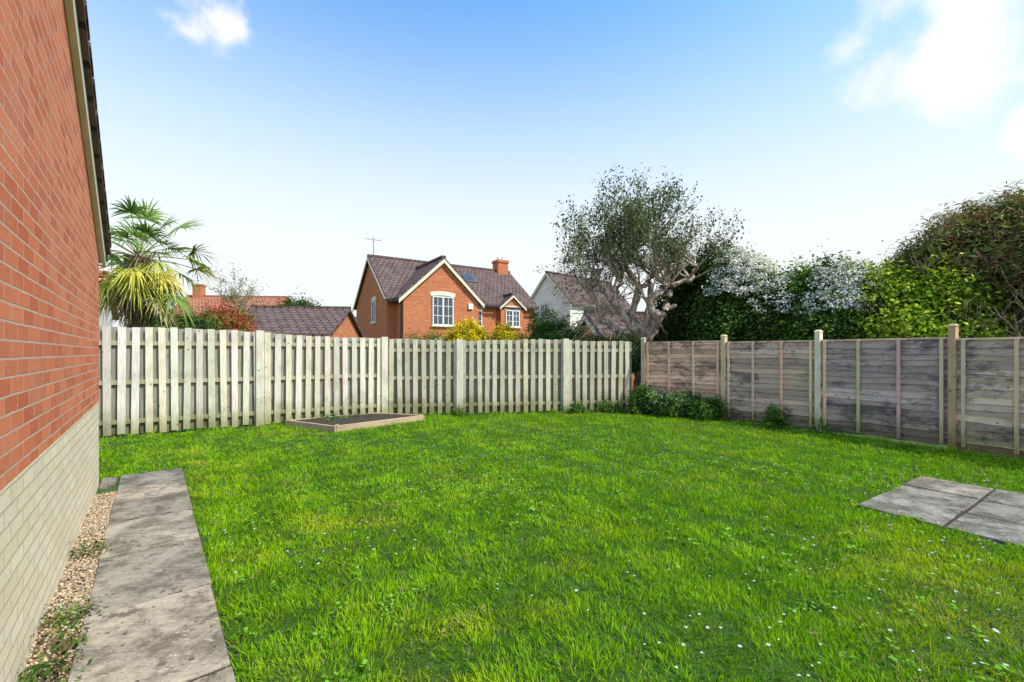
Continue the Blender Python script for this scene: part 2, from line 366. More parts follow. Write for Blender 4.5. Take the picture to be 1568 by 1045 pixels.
# ------------------------------------------------------------ fences
def hitmiss(name, P, Q, z0, z1, posts, seed, tint=(1, 1, 1), g0=0.03):
    r = random.Random(seed)
    P = Vector((*P, 0)); Q = Vector((*Q, 0)); Ln = (Q - P).length; u = (Q - P) / Ln; n = Vector((u.y, -u.x, 0))
    grp = group(name, (P + Q) / 2)
    top = lambda s: z0 + (z1 - z0) * s / Ln + .018 * math.sin(s * 1.7 + seed)
    b = MB(); s = 0.06
    while s < Ln - 0.03:
        for side, off in ((1, 0.0), (-1, 0.09)):
            ss = s + off + r.uniform(-.008, .008)
            if ss > Ln - 0.02: continue
            k = r.uniform(0.74, 1.06) * (1 if side == 1 else 0.5)  # rear boards tinted darker: shadow in the gaps put into their colour
            wdt = r.uniform(0.098, .108) if side == 1 else 0.10
            tz = top(ss) + r.uniform(-.014, .012); bz = g0 + r.uniform(0, .03)
            c = P + u * ss + n * (0.034 * side) + Zv * ((tz + bz) / 2)
            tl = Zv + u * r.uniform(-.014, .014)
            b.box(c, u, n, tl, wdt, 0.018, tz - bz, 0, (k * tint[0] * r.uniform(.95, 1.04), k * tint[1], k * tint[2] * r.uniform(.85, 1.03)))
        s += 0.182
    b.build('boards', [M_fence], grp)
    b = MB()
    for f in (0.14, 0.5, 0.86):
        hm = f * (z0 + z1) / 2
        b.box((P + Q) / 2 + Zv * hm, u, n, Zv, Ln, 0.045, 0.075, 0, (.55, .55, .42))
    b.build('rails', [M_fence], grp)
    b = MB()
    for t in posts:
        s = t * Ln; c = P + u * s + n * 0.06
        h = top(s) + 0.03
        b.box(c + Zv * h / 2, u, n, Zv, 0.14, 0.06, h, 0, (.92, .92, .87))
    b.build('posts', [M_fence], grp, bevel=0.004)
    return grp
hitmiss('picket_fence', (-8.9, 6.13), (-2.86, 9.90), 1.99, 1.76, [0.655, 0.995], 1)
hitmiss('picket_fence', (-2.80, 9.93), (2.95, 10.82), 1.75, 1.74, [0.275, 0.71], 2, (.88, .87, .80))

def lap_fence():
    r = random.Random(5)
    pts = [(3.22, 10.70), (4.58, 9.45), (5.64, 8.05), (6.55, 6.50), (7.42, 4.88), (8.25, 3.25), (9.0, 1.6)]
    grp = group('lap_panel_fence', (5.64, 8.05, 0))
    slats = MB(); bat = MB(); post = MB(); gb = MB()
    for i in range(len(pts) - 1):
        P = Vector((*pts[i], 0)); Q = Vector((*pts[i + 1], 0)); Ln = (Q - P).length; u = (Q - P) / Ln
        n = Vector((u.y, -u.x, 0))
        if n.dot(Vector((-1, -1, 0))) < 0: n = -n
        h = [1.69, 1.66, 1.66, 1.64, 1.66, 1.66][i]; z = 0.07 if i < 3 else 0.16
        tint = [(1.14, .88, .70), (.94, .85, .78), (.76, .72, .78), (.98, .96, .86), (1.0, .98, .92), (1, 1, 1)][i]
        mid = (P + Q) / 2
        while z < h - 0.03:
            k = r.uniform(.52, 1.02); hh = 0.125
            Pn = P + u * 0.045; Qn = Q - u * 0.045; segs = 9
            cuts = [Pn + (Qn - Pn) * (q_ / segs) for q_ in range(segs + 1)]
            ph = r.uniform(0, 6)
            ed = [z - 0.012 + .013 * math.sin(ph + q_ * r.uniform(.5, .9)) + r.uniform(-.006, .004) for q_ in range(len(cuts))]
            for q_ in range(segs):
                c0, c1 = cuts[q_], cuts[q_ + 1]
                A_ = [c0 + n * 0.036 + Zv * ed[q_], c1 + n * 0.036 + Zv * ed[q_ + 1], c1 + n * 0.004 + Zv * min(z + hh, h), c0 + n * 0.004 + Zv * min(z + hh, h)]
                slats.solid(A_, [p - n * 0.010 for p in A_], 0, tuple(k * t for t in tint))
            z += 0.098
        slats.box(mid + Zv * (h + 0.005) + n * .012, u, n, Zv, Ln - .10, 0.055, 0.03, 0, (.95, .85, .76))
        for t in (0.04, 0.34, 0.66, 0.96):
            s_ = 0.05 + (Ln - .1) * t
            bat.box(P + u * s_ + n * 0.050 + Zv * (h / 2 + .04), u, n, Zv, 0.042, 0.026, h - .07, 0, tuple(r.uniform(.95, 1.35) * x for x in (1.05, .98, .95)))
        if i >= 3: gb.box(mid + Zv * 0.07 + n * 0.01, u, n, Zv, Ln - .1, 0.03, 0.14, 0, (.55, .45, .36))
        hp = [1.78, 1.80, 1.83, 1.84, 1.8, 1.8][i]
        tint = [(.9, .9, .85), (1.15, 1.05, .9), (1.35, 1.45, 1.5), (.9, .75, .6), (1, 1, 1), (1, 1, 1)][i]
        post.box(P + Zv * hp / 2 + n * 0.01, u, n, Zv, 0.085, 0.12, hp, 0, tint)
        post.solid([P + n * 0.01 + u * a_ * .055 + n * b_ * .07 + Zv * hp for a_, b_ in ((-1, -1), (1, -1), (1, 1), (-1, 1))],
                   [P + n * 0.01 + u * a_ * .03 + n * b_ * .03 + Zv * (hp + .035) for a_, b_ in ((-1, -1), (1, -1), (1, 1), (-1, 1))], 0, tint)
    slats.build('lap_boards', [M_lap], grp); bat.build('battens', [M_post], grp)
    post.build('posts', [M_post], grp, bevel=0.004); gb.build('gravel_boards', [M_lap], grp)
lap_fence()

# ------------------------------------------------------------ raised bed
bed = group('raised_garden_bed', (-3.1, 8.9, 0))
C = [Vector((-4.42, 8.62, 0)), Vector((-3.2, 7.93, 0)), Vector((-1.88, 9.3, 0)), Vector((-2.95, 9.66, 0))]
b = MB(); cen = sum(C, Vector()) / 4
for i in range(4):
    P, Q = C[i], C[(i + 1) % 4]; u = (Q - P).normalized(); n = Vector((u.y, -u.x, 0))
    b.box((P + Q) / 2 + Zv * (0.06 + (0.003 if i % 2 else 0)), u, n, Zv, (Q - P).length - (0.05 if i % 2 else -0.03), 0.045, 0.12, 0, (1, 1, 1))
for p in C: b.box(p + (cen - p).normalized() * .06 + Zv * .068, (1, 0, 0), (0, 1, 0), Zv, .06, .06, .145, 0, (.9, .9, .9))
b.build('timber_frame', [M_bed], bed, bevel=0.005)
gn = 26; Vg = []
for i in range(gn):
    for j in range(gn):
        a_, c_ = i / (gn - 1), j / (gn - 1)
        p = (C[0] * (1 - a_) + C[1] * a_) * (1 - c_) + (C[3] * (1 - a_) + C[2] * a_) * c_
        p = p + (cen - p) * .025
        Vg.append((p.x, p.y, .095 + .06 * (16 * a_ * (1 - a_) * c_ * (1 - c_)) ** .6 + random.uniform(-.014, .014)))
Fg = np.array([[i * gn + j, (i + 1) * gn + j, (i + 1) * gn + j + 1, i * gn + j + 1] for i in range(gn - 1) for j in range(gn - 1)])
arr_mesh('soil', np.array(Vg), [Fg], M_soil, None, bed)

# ------------------------------------------------------------ foliage tools
def rand_unit(n):
    v = rng.normal(size=(n, 3)); return v / np.linalg.norm(v, axis=1)[:, None]
def nrm(v): return v / (np.linalg.norm(v, axis=1)[:, None] + 1e-9)
def leaves(name, C_, out, ll, lw, col, mat, parent, flat=0.8):
    n = len(C_)
    nn = nrm(out * flat + np.array([0, 0, .5]) + rand_unit(n) * .9)
    a = nrm(np.cross(nn, rand_unit(n))); b_ = np.cross(nn, a)
    s = rng.uniform(.6, 1.25, (n, 1)); a = a * ll * s / 2; b_ = b_ * lw * s / 2
    V = np.stack([C_ - a, C_ + b_ + nn * lw * .12, C_ + a, C_ - b_ + nn * lw * .12], 1).reshape(-1, 3)
    F = np.arange(4 * n).reshape(-1, 4)
    return arr_mesh(name, V, [F], mat, np.repeat(col, 4, 0), parent)
def lumps_core(parent, lumps, k=0.78):  # solid dark blobs added inside the leaf shells to block light
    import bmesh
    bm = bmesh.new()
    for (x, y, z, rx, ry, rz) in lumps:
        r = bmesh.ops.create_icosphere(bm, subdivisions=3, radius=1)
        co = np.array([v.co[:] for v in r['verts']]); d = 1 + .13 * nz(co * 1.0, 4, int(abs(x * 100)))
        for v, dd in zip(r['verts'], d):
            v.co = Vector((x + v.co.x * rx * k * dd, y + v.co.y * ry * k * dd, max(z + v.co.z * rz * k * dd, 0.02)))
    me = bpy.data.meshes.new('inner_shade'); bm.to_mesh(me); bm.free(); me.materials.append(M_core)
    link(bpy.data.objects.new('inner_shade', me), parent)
def shrub(name, lumps, ncl, per, ll, lw, pal, sig=0.11, core=True, flowers=None, rmin=.8, rmax=1.12, parent=None, petal=(.90, .87, .84), leafname='foliage', core_k=.74):
    l = np.array(lumps, float)
    par = parent or group(name, (l[0, 0], l[0, 1], 0))
    wgt = (l[:, 3] * l[:, 5]); wgt = wgt / wgt.sum()
    idx = rng.choice(len(l), ncl, p=wgt); d = rand_unit(ncl)
    d[:, 2] = np.where(d[:, 2] < -.5, -d[:, 2], d[:, 2])
    rad = rng.uniform(rmin, rmax, ncl) + .12 * nz(d + idx[:, None], 5, 3)
    cc = l[idx, :3] + d * l[idx, 3:6] * rad[:, None]
    cc = cc[cc[:, 2] > .04]; m_ = len(cc)
    pal = np.array(pal); pc = pal[rng.integers(0, len(pal), m_)] * rng.uniform(.65, 1.3, (m_, 1))
    sg = sig * rng.uniform(.6, 1.4, m_)
    P = np.repeat(cc, per, 0) + rng.normal(size=(m_ * per, 3)) * np.repeat(sg, per)[:, None]
    near = ((P[:, None, :] - l[None, :, :3]) ** 2).sum(2).argmin(1)
    out = nrm((P - l[near, :3]) / l[near, 3:6])
    col = np.repeat(pc, per, 0) * rng.uniform(.6, 1.3, (len(P), 1))
    ok = P[:, 2] > .01
    leaves(leafname, P[ok], out[ok], ll, lw, col[ok], M_leaf, par)
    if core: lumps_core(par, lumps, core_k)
    if flowers:
        nf, pf, fs, fl, zmin, zmax = flowers
        fi = np.array(fl)[rng.integers(0, len(fl), nf)]
        d = rand_unit(nf); d[:, 2] = rng.uniform(zmin, zmax, nf); hxy = np.sqrt(np.clip(1 - d[:, 2] ** 2, 0, 1)); a_ = rng.uniform(-2.9, -.2, nf)
        d[:, 0] = hxy * np.cos(a_) ; d[:, 1] = hxy * np.sin(a_)
        fc = l[fi, :3] + d * l[fi, 3:6] * rng.uniform(1.10, 1.24, (nf, 1))
        keep = (nz(fc, 2.6, 77) > -.25); fc = fc[keep]; d = d[keep]; nf = len(fc)
        P = np.repeat(fc, pf, 0) + rng.normal(size=(nf * pf, 3)) * np.array((.075, .06, .03))
        c = np.array(petal) * rng.uniform(.75, 1.05, (len(P), 1))
        leaves('blossom', P, np.repeat(d, pf, 0), fs, fs * .9, c, M_petal, par)
    return par

class Tubes:
    def __init__(s): s.V = []; s.F = []; s.n = 0; s.tips = []
    def tube(s, pts, rad, k=6):
        pts = [Vector(p) for p in pts]; rings = []
        for i, p in enumerate(pts):
            t = (pts[min(i + 1, len(pts) - 1)] - pts[max(i - 1, 0)]).normalized()
            a = t.orthogonal().normalized() if abs(t.z) > .9 else t.cross(Zv).normalized()
            b_ = t.cross(a)
            rings.append([p + (a * math.cos(2 * math.pi * j / k) + b_ * math.sin(2 * math.pi * j / k)) * rad[i] for j in range(k)])
        for i, rg in enumerate(rings):
            s.V += [tuple(v) for v in rg]
            if i:
                o = s.n + i * k
                for j in range(k): s.F.append((o - k + j, o - k + (j + 1) % k, o + (j + 1) % k, o + j))
        s.n += len(rings) * k
    def gnarl(s, pts, rad, k=9, amp=.05):
        """knobbly limb: resample the polyline and jitter it"""
        pts = [Vector(p) for p in pts]; P = []; R = []
        for i in range(len(pts) - 1):
            for q in range(5):
                t = q / 5; P.append(pts[i].lerp(pts[i + 1], t) + Vector([random.gauss(0, amp) for _ in range(3)]) * (0 if i == 0 and q == 0 else 1))
                R.append((rad[i] * (1 - t) + rad[i + 1] * t) * random.uniform(.85, 1.18))
        P.append(pts[-1]); R.append(rad[-1] * 1.1); P.append(pts[-1] + (pts[-1] - pts[-2]).normalized() * .05); R.append(.015)
        s.tube(P, R, k)
    def branch(s, p, d, ln_, r, depth, up=0.1, wob=.22, nch=(3, 5), ratio=.62, spread=.7, k=6):
        p = Vector(p); d = Vector(d).normalized(); pts = [p]; rad = [r]; n = 6
        for i in range(n):
            d = (d + Vector([random.gauss(0, wob) for _ in range(3)]) * .6 + Zv * up).normalized()
            p = p + d * ln_ / n; pts.append(p.copy()); rad.append(max(r * (1 - .75 * (i + 1) / n), .003))
        s.tube(pts, rad, k if depth > 1 else 4)
        if depth <= 1: s.tips += [tuple(q) for q in pts[2:]]
        if depth > 0:
            for _ in range(random.randint(*nch)):
                i = random.randint(2, n); dd = (pts[i] - pts[i - 1]).normalized()
                sd_ = Vector([random.gauss(0, 1) for _ in range(3)]); sd_ = (sd_ - dd * sd_.dot(dd)).normalized()
                s.branch(pts[i], dd + sd_ * spread * random.uniform(.5, 1.3), ln_ * ratio * random.uniform(.7, 1.2), rad[i] * .75, depth - 1, up, wob, nch, ratio, spread, k)
    def build(s, name, mat, parent):
        return arr_mesh(name, np.array(s.V), [np.array(s.F)], mat, None, parent, smooth=True)

# ------------------------------------------------------------ pollarded tree behind the fence corner
tree = group('pollarded_tree', (3.6, 12.0, 0))
T = Tubes(); bx = Vector((3.6, 12.0, 0))
T.gnarl([bx, bx + Vector((.02, 0, .8)), bx + Vector((-.05, 0, 1.6)), bx + Vector((0, 0, 2.1))], [.32, .26, .22, .16], 12, .02)
limbs = [((3.55, 11.9, 1.6), (3.1, 11.7, 2.3), (2.6, 11.6, 2.8), (2.9, 11.6, 3.3), (2.6, 11.6, 3.8)),
         ((3.65, 11.9, 1.8), (3.8, 11.5, 2.4), (3.5, 11.4, 2.8), (4.0, 11.4, 3.1), (3.75, 11.4, 3.5)),
         ((3.6, 12.0, 1.8), (3.25, 11.9, 2.5), (3.45, 11.9, 3.2), (3.1, 11.9, 3.8), (3.3, 11.9, 4.3)),
         ((3.7, 11.9, 1.9), (4.1, 11.6, 2.6), (4.15, 11.5, 3.2), (4.7, 11.5, 3.35), (4.85, 11.5, 3.7)),
         ((3.5, 11.9, 1.5), (2.9, 11.9, 2.0), (2.35, 11.8, 2.4), (2.1, 11.8, 3.0), (2.3, 11.8, 3.5)),
         ((3.65, 12.1, 2.0), (3.85, 12.2, 2.9), (3.9, 12.3, 3.6), (4.1, 12.2, 4.2), (3.9, 12.2, 4.5))]
for lm in limbs:
    T.gnarl(lm, [.13, .10, .085, .07, .06], 8, .030)
    for src in (lm[1], lm[2]):   # pruned stubs
        e = Vector(src); dd = Vector((random.gauss(0, 1), random.gauss(-.4, .5), random.uniform(.1, .8))).normalized()
        T.gnarl([e, e + dd * .22], [.065, .05], 7, .012)
    for src in (lm[-1], lm[-1], lm[-2], lm[-2], lm[-3]):
        e = Vector(src)
        for _ in range(3 if src != lm[-3] else 4):
            T.branch(e, Vector((random.gauss(-.15, .6), random.gauss(0, .5), random.uniform(.3, 1.0))), random.uniform(.8, 1.3), .028, 2, up=.09, wob=.17, nch=(3, 5), ratio=.6)
for _ in range(60):
    T.branch((random.uniform(1.9, 3.5), random.uniform(11.6, 12.2), random.uniform(2.1, 4.0)), (random.gauss(-.5, .6), random.gauss(0, .4), random.uniform(-.6, .5)), random.uniform(.5, 1.1), .013, 1, up=-.03, wob=.17)
T.build('trunk_and_branches', M_bark, tree)
tp = np.array(T.tips); hi = tp[(tp[:, 2] > 2.9) & (tp[:, 2] < 6.4) & (rng.random(len(tp)) < np.clip((tp[:, 2] - 3.0) / 1.5, .08, 1))]
hi = hi[nz(hi, 2.2, 91) > -.55]
sel = hi[rng.integers(0, len(hi), 17000)]; sel = sel + rng.normal(0, .085, sel.shape)
pal = np.array([(.08, .13, .045), (.12, .18, .06), (.055, .09, .035), (.20, .25, .13)])
leaves('foliage', sel, rand_unit(len(sel)) * .5, .075, .045, pal[rng.integers(0, 4, len(sel))] * rng.uniform(.6, 1.3, (len(sel), 1)), M_leaf, tree)

# ------------------------------------------------------------ shrubs behind right fence
DG = [(.055, .105, .03), (.08, .145, .035), (.035, .07, .022), (.12, .20, .05)]
MG = [(.11, .22, .03), (.16, .30, .045), (.07, .15, .03)]
YG = [(.36, .48, .04), (.26, .42, .035), (.48, .54, .06), (.13, .25, .03)]
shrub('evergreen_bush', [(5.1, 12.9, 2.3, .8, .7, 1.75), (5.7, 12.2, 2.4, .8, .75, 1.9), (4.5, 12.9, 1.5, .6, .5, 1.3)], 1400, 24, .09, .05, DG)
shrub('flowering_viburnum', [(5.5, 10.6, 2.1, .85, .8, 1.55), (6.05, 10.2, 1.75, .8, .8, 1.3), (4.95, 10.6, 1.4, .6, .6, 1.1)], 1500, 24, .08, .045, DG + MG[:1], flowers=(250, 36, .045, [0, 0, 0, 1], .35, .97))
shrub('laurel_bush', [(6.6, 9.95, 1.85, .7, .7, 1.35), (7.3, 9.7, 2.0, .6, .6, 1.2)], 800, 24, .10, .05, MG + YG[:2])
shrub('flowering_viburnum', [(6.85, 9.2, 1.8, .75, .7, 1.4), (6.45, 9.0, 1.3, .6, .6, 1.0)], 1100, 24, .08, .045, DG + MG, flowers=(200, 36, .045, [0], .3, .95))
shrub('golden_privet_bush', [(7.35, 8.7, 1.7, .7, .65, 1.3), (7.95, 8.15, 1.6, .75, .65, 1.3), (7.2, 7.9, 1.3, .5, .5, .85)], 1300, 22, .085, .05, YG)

cyp = group('cypress_tree', (8.9, 8.2, 0))
T = Tubes()
for i in range(40):
    x0 = random.uniform(8.2, 10.0); y0 = 8.2 - (x0 - 8.9) * .8
    T.branch((x0, y0 - .5, random.uniform(.4, 1.6)), (random.gauss(.0, .5), random.gauss(-.3, .35), random.uniform(.5, 1)), random.uniform(.9, 1.5), .03, 2, up=.05, wob=.2, nch=(3, 5), ratio=.5)
T.tube([(8.9, 8.3, 0), (8.85, 8.3, 1.5), (8.9, 8.3, 3.0)], [.16, .13, .07], 8)
T.tube([(9.7, 7.7, 0), (9.7, 7.7, 1.5), (9.6, 7.7, 3.0)], [.16, .13, .07], 8)
T.build('trunk_and_branches', M_bark, cyp)
CY = [(.20, .27, .07), (.14, .20, .06), (.34, .19, .11), (.38, .23, .13), (.26, .34, .08), (.24, .15, .09), (.17, .25, .07)]
cl = [(8.75, 8.4, 3.1, .8, .75, .9), (9.5, 7.7, 3.0, .95, .9, .95), (8.1, 8.75, 2.75, .5, .5, .7), (10.3, 7.0, 3.0, 1.0, 1, 1.1), (8.5, 8.6, 2.3, .55, .5, .8), (9.7, 8.4, 1.9, .9, .6, 1.1), (9.2, 8.1, 3.6, .55, .55, .6)]
shrub('x', cl, 3600, 26, .13, .028, CY, sig=.11, parent=cyp, core_k=.6, rmin=.6, rmax=1.2)

shrub('border_plant', [(3.15, 10.25, .22, .42, .25, .38), (3.7, 9.75, .2, .5, .28, .33), (4.2, 9.35, .15, .35, .22, .3), (2.3, 10.45, .08, .3, .12, .16), (1.5, 10.35, .06, .25, .1, .13)], 480, 22, .06, .03, MG + DG[:2], sig=.06, flowers=(22, 10, .02, [0, 1], .2, .9))
shrub('fence_weed', [(5.02, 8.38, .12, .16, .12, .26), (5.5, 7.75, .04, .1, .1, .12), (-1.2, 9.95, .04, .15, .08, .1)], 90, 18, .07, .025, MG, sig=.05, core=False)
shrub('wall_weeds', [tuple(A + U * s_ + OUT * .10)[:2] + (.02, .13, .10, .05) for s_ in (3.2, 3.45, 3.7, 3.9, 2.2)], 170, 16, .022, .014, MG + [(.2, .14, .07)], sig=.03, core=False)
shrub('bed_seedlings', [(-3.0, 8.7, .15, .5, .3, .03), (-3.5, 8.7, .15, .4, .2, .03)], 30, 10, .05, .02, MG, sig=.03, core=False)
jn = []
q = start + e_al * d_al
for ln_ in LENS[:6]:
    q = q - e_al * ln_
    for t_ in (.06, .16, .3, .45): jn.append(tuple(q - OUT * (t_ + random.uniform(-.05, .05)))[:2] + (.03, .05, .02, .010))
shrub('path_joint_moss', jn, 110, 14, .014, .009, MG + DG, sig=.012, core=False)

shrub('forsythia_bush', [(-1.15, 12, 1.62, .5, .4, .62), (-.2, 12, 1.5, .35, .3, .6), (-1.7, 12.1, 1.4, .3, .3, .55)], 620, 26, .05, .032, [(.88, .66, .01), (.85, .60, .01), (.88, .72, .03), (.85, .64, .02), (.3, .36, .03)], sig=.06, core_k=.5)
shrub('garden_hedge', [(-2.6 + i * .55, 11.9 + .05 * i, 1.33 + .06 * math.sin(i * 2.1), .42, .4, .55 + .05 * math.sin(i * 3)) for i in range(11)], 1100, 22, .06, .03, MG + DG + [(.25, .33, .05)], sig=.07)
shrub('climber_thicket', [(3.1, 11.4, 1.35, .5, .3, .6), (2.6, 11.5, 1.1, .5, .3, .6)], 260, 22, .06, .035, DG + [(.16, .12, .07)], sig=.08)
shrub('round_bush', [(1.1, 14, 1.7, .65, .6, 1.05), (1.7, 13.6, 1.4, .6, .5, 1.0)], 420, 24, .07, .035, MG + DG + [(.2, .18, .09)], sig=.07)
shrub('photinia_bush', [(-9.1, 14, 1.9, .75, .7, .95), (-8.6, 13.6, 1.5, .5, .5, .8)], 420, 24, .09, .04, [(.46, .10, .06), (.36, .15, .06), (.2, .24, .05), (.52, .13, .06)], sig=.1)
shrub('garden_shrub', [(-9.4, 11.7, 1.6, .7, .6, .95), (-8.6, 12.0, 1.6, .6, .5, .9), (-7.7, 12, 1.3, .6, .5, .7)], 600, 24, .07, .035, MG + DG, sig=.08)
shrub('round_tree', [(-17, 35, 4.4, 1.4, 1.4, 1.1), (-17, 35, 2.4, 1.2, 1.2, 1.6)], 420, 22, .2, .1, DG, sig=.25)
bt = group('bare_tree', (-26, 41, 0)); T = Tubes()
T.tube([(-26, 41, 0), (-26, 41, 3), (-26, 41, 5)], [.3, .25, .2], 8)
for _ in range(12): T.branch((-26, 41, random.uniform(4, 5.5)), (random.gauss(0, .6), random.gauss(0, .5), .9), random.uniform(1.8, 2.8), .07, 2, up=.1)
T.build('trunk_and_branches', M_bark, bt)
tp = np.array(T.tips); sel = tp[rng.integers(0, len(tp), 1800)] + rng.normal(0, .12, (1800, 3))
leaves('foliage', sel, rand_unit(1800), .16, .09, np.array([(.25, .26, .12)]) * rng.uniform(.6, 1.3, (1800, 1)), M_leaf, bt)
bl = []
for i in range(46):
    a_ = math.radians(-75 + i * 3.4 + random.uniform(-1, 1)); R_ = random.uniform(75, 95)
    bl.append((R_ * math.sin(a_), R_ * math.cos(a_), 1.2, 5, 4, random.uniform(1.6, 3.2)))
shrub('distant_trees', bl, 2600, 12, .8, .5, DG + MG, sig=.6)

# ------------------------------------------------------------ palm
def blades5(base, d, side, ln_, wd, drop, midw=.8):
    mid = base + d * ln_[:, None] * .55; tip = base + d * ln_[:, None]; tip[:, 2] -= drop; mid[:, 2] -= drop * .15
    s0 = side * wd[:, None] / 2
    return np.stack([base - s0 * .6, base + s0 * .6, mid + s0 * midw, mid - s0 * midw, tip], 1).reshape(-1, 3)
def bl_faces(n):
    o = (np.arange(n) * 5)[:, None]
    return [o + np.array([[0, 1, 2, 3]]), o + np.array([[3, 2, 4]])]
palm = group('fan_palm', (-8.0, 9.4, 0)); px_, py_ = -8.0, 9.4
HZ = 3.5
T = Tubes()
zs = np.linspace(0, HZ, 24)
T.tube([(px_ + .05 * math.sin(z * 1.4), py_, z) for z in zs], [.15 + .03 * (i % 2) + .05 * (z / 3) for i, z in enumerate(zs)], 12)
T.build('trunk', M_barkd, palm)
n = 1800; a_ = rng.uniform(0, 6.28, n); z_ = rng.uniform(.6, HZ, n)
bs = np.stack([px_ + .17 * np.cos(a_), py_ + .17 * np.sin(a_), z_], 1); d_ = nrm(np.stack([np.cos(a_) * .6, np.sin(a_) * .6, rng.uniform(-.6, .9, n)], 1))
sdv = np.stack([-np.sin(a_), np.cos(a_), 0 * a_], 1)
arr_mesh('fibres', blades5(bs, d_, sdv, rng.uniform(.08, .22, n), np.full(n, .02), np.full(n, .03)), bl_faces(n), M_leaf, np.repeat(np.array([(.24, .14, .07)]) * rng.uniform(.5, 1.5, (n, 1)), 5, 0), palm)
Vs = []; Cs = []; P5 = Tubes()
cr = np.array((px_, py_, HZ))
NL = 60
for i in range(NL):
    f = i / NL; elv = math.radians(80 - 165 * f ** .74); aa = i * 2.39996 + random.uniform(-.3, .3)
    d = np.array((math.cos(aa) * math.cos(elv), math.sin(aa) * math.cos(elv), math.sin(elv)))
    pl = random.uniform(.55, 1.05)
    c0 = cr + d * .1; c1 = cr + d * pl + np.array((0, 0, -.06))
    P5.tube([c0, (c0 + c1) / 2 + np.array((0, 0, .03)), c1], [.014, .011, .008], 4)
    dn = (c1 - c0) / np.linalg.norm(c1 - c0); dn[2] -= .25; dn /= np.linalg.norm(dn)
    sv = np.cross(dn, (0, 0, 1)); sv /= np.linalg.norm(sv) + 1e-6; sv = sv + rng.normal(0, .2, 3); sv /= np.linalg.norm(sv); up_ = np.cross(sv, dn)
    nl = 26; th = np.linspace(-1.7, 1.7, nl) + rng.normal(0, .04, nl)
    R = random.uniform(.48, .70)
    ds = np.cos(th)[:, None] * dn + np.sin(th)[:, None] * sv + (.18 * rng.normal(size=nl) + .25 * np.abs(np.sin(th)))[:, None] * up_ * .5
    ds = nrm(ds); sides = nrm(np.cross(ds, up_ + rng.normal(0, .25, 3)))
    ln__ = R * (1 - .25 * np.abs(th) / 1.75) * rng.uniform(.8, 1.1, nl)
    Vs.append(blades5(np.repeat(c1[None], nl, 0), ds, sides, ln__, np.full(nl, .040), rng.uniform(.06, .32, nl) * (1.3 if f > .4 else .8)))
    if f < .40: c = np.array(random.choice([(.16, .28, .07), (.24, .36, .09), (.12, .20, .06)]))
    elif f < .72: c = np.array(random.choice([(.50, .52, .09), (.20, .30, .07), (.62, .56, .10), (.82, .66, .14)]))
    else: c = np.array(random.choice([(.50, .42, .18), (.20, .24, .08), (.38, .28, .15), (.78, .64, .18), (.14, .18, .06)]))
    Cs.append(np.repeat(c[None] * rng.uniform(.7, 1.3, (nl, 1)), 5, 0))
V = np.concatenate(Vs); arr_mesh('fan_leaves', V, bl_faces(len(V) // 5), M_leaf, np.concatenate(Cs), palm)
M_stalk = mat_plain('palm_stalk', (.25, .28, .08), (.35, .3, .1), 5, .6, .1); P5.build('leaf_stalks', M_stalk, palm)

# ------------------------------------------------------------ buildings
class Frame:
    def __init__(s, o, u): s.o = Vector((*o, 0)); s.u = Vector((*u, 0)).normalized(); s.v = Vector((s.u.y, -s.u.x, 0))
    def P(s, a, b_, z): return s.o + s.u * a + s.v * b_ + Zv * z
def prismU(mb, F, a0, a1, v0, v1, ze, zr, m=0, z0=0):
    vm = (v0 + v1) / 2
    sec = [(v0, z0), (v1, z0), (v1, ze), (vm, zr), (v0, ze)]
    mb.solid([F.P(a0, v, z) for v, z in sec], [F.P(a1, v, z) for v, z in sec], m)
def roofU(mb, F, a0, a1, v0, v1, ze, zr, ov=.3, ovg=.15, th=.12, m=0):
    vm = (v0 + v1) / 2; s_ = (zr - ze) / (v1 - vm)
    for v_e, sg in ((v0 - ov, -1), (v1 + ov, 1)):
        zz = ze - ov * s_
        A_ = [F.P(a0 - ovg, v_e, zz + .03), F.P(a1 + ovg, v_e, zz + .03), F.P(a1 + ovg, vm, zr + .03), F.P(a0 - ovg, vm, zr + .03)]
        mb.solid(A_, [p + Zv * th for p in A_], m)
    mb.box(F.P((a0 + a1) / 2, vm, zr + .03 + th), F.u, F.v, Zv, a1 - a0 + 2 * ovg, .25, .12, m)
def bargeboards(mb, F, a, v0, v1, ze, zr, ov, m, sgn=-1, w_=.2):
    vm = (v0 + v1) / 2; s_ = (zr - ze) / (v1 - vm)
    for v_e in (v0 - ov, v1 + ov):
        zz = ze - ov * s_
        A_ = [F.P(a, v_e, zz - w_ + .03), F.P(a, vm, zr - w_ + .03), F.P(a, vm, zr + .02), F.P(a, v_e, zz + .02)]
        mb.solid(A_, [p + F.u * sgn * .04 for p in A_], m)
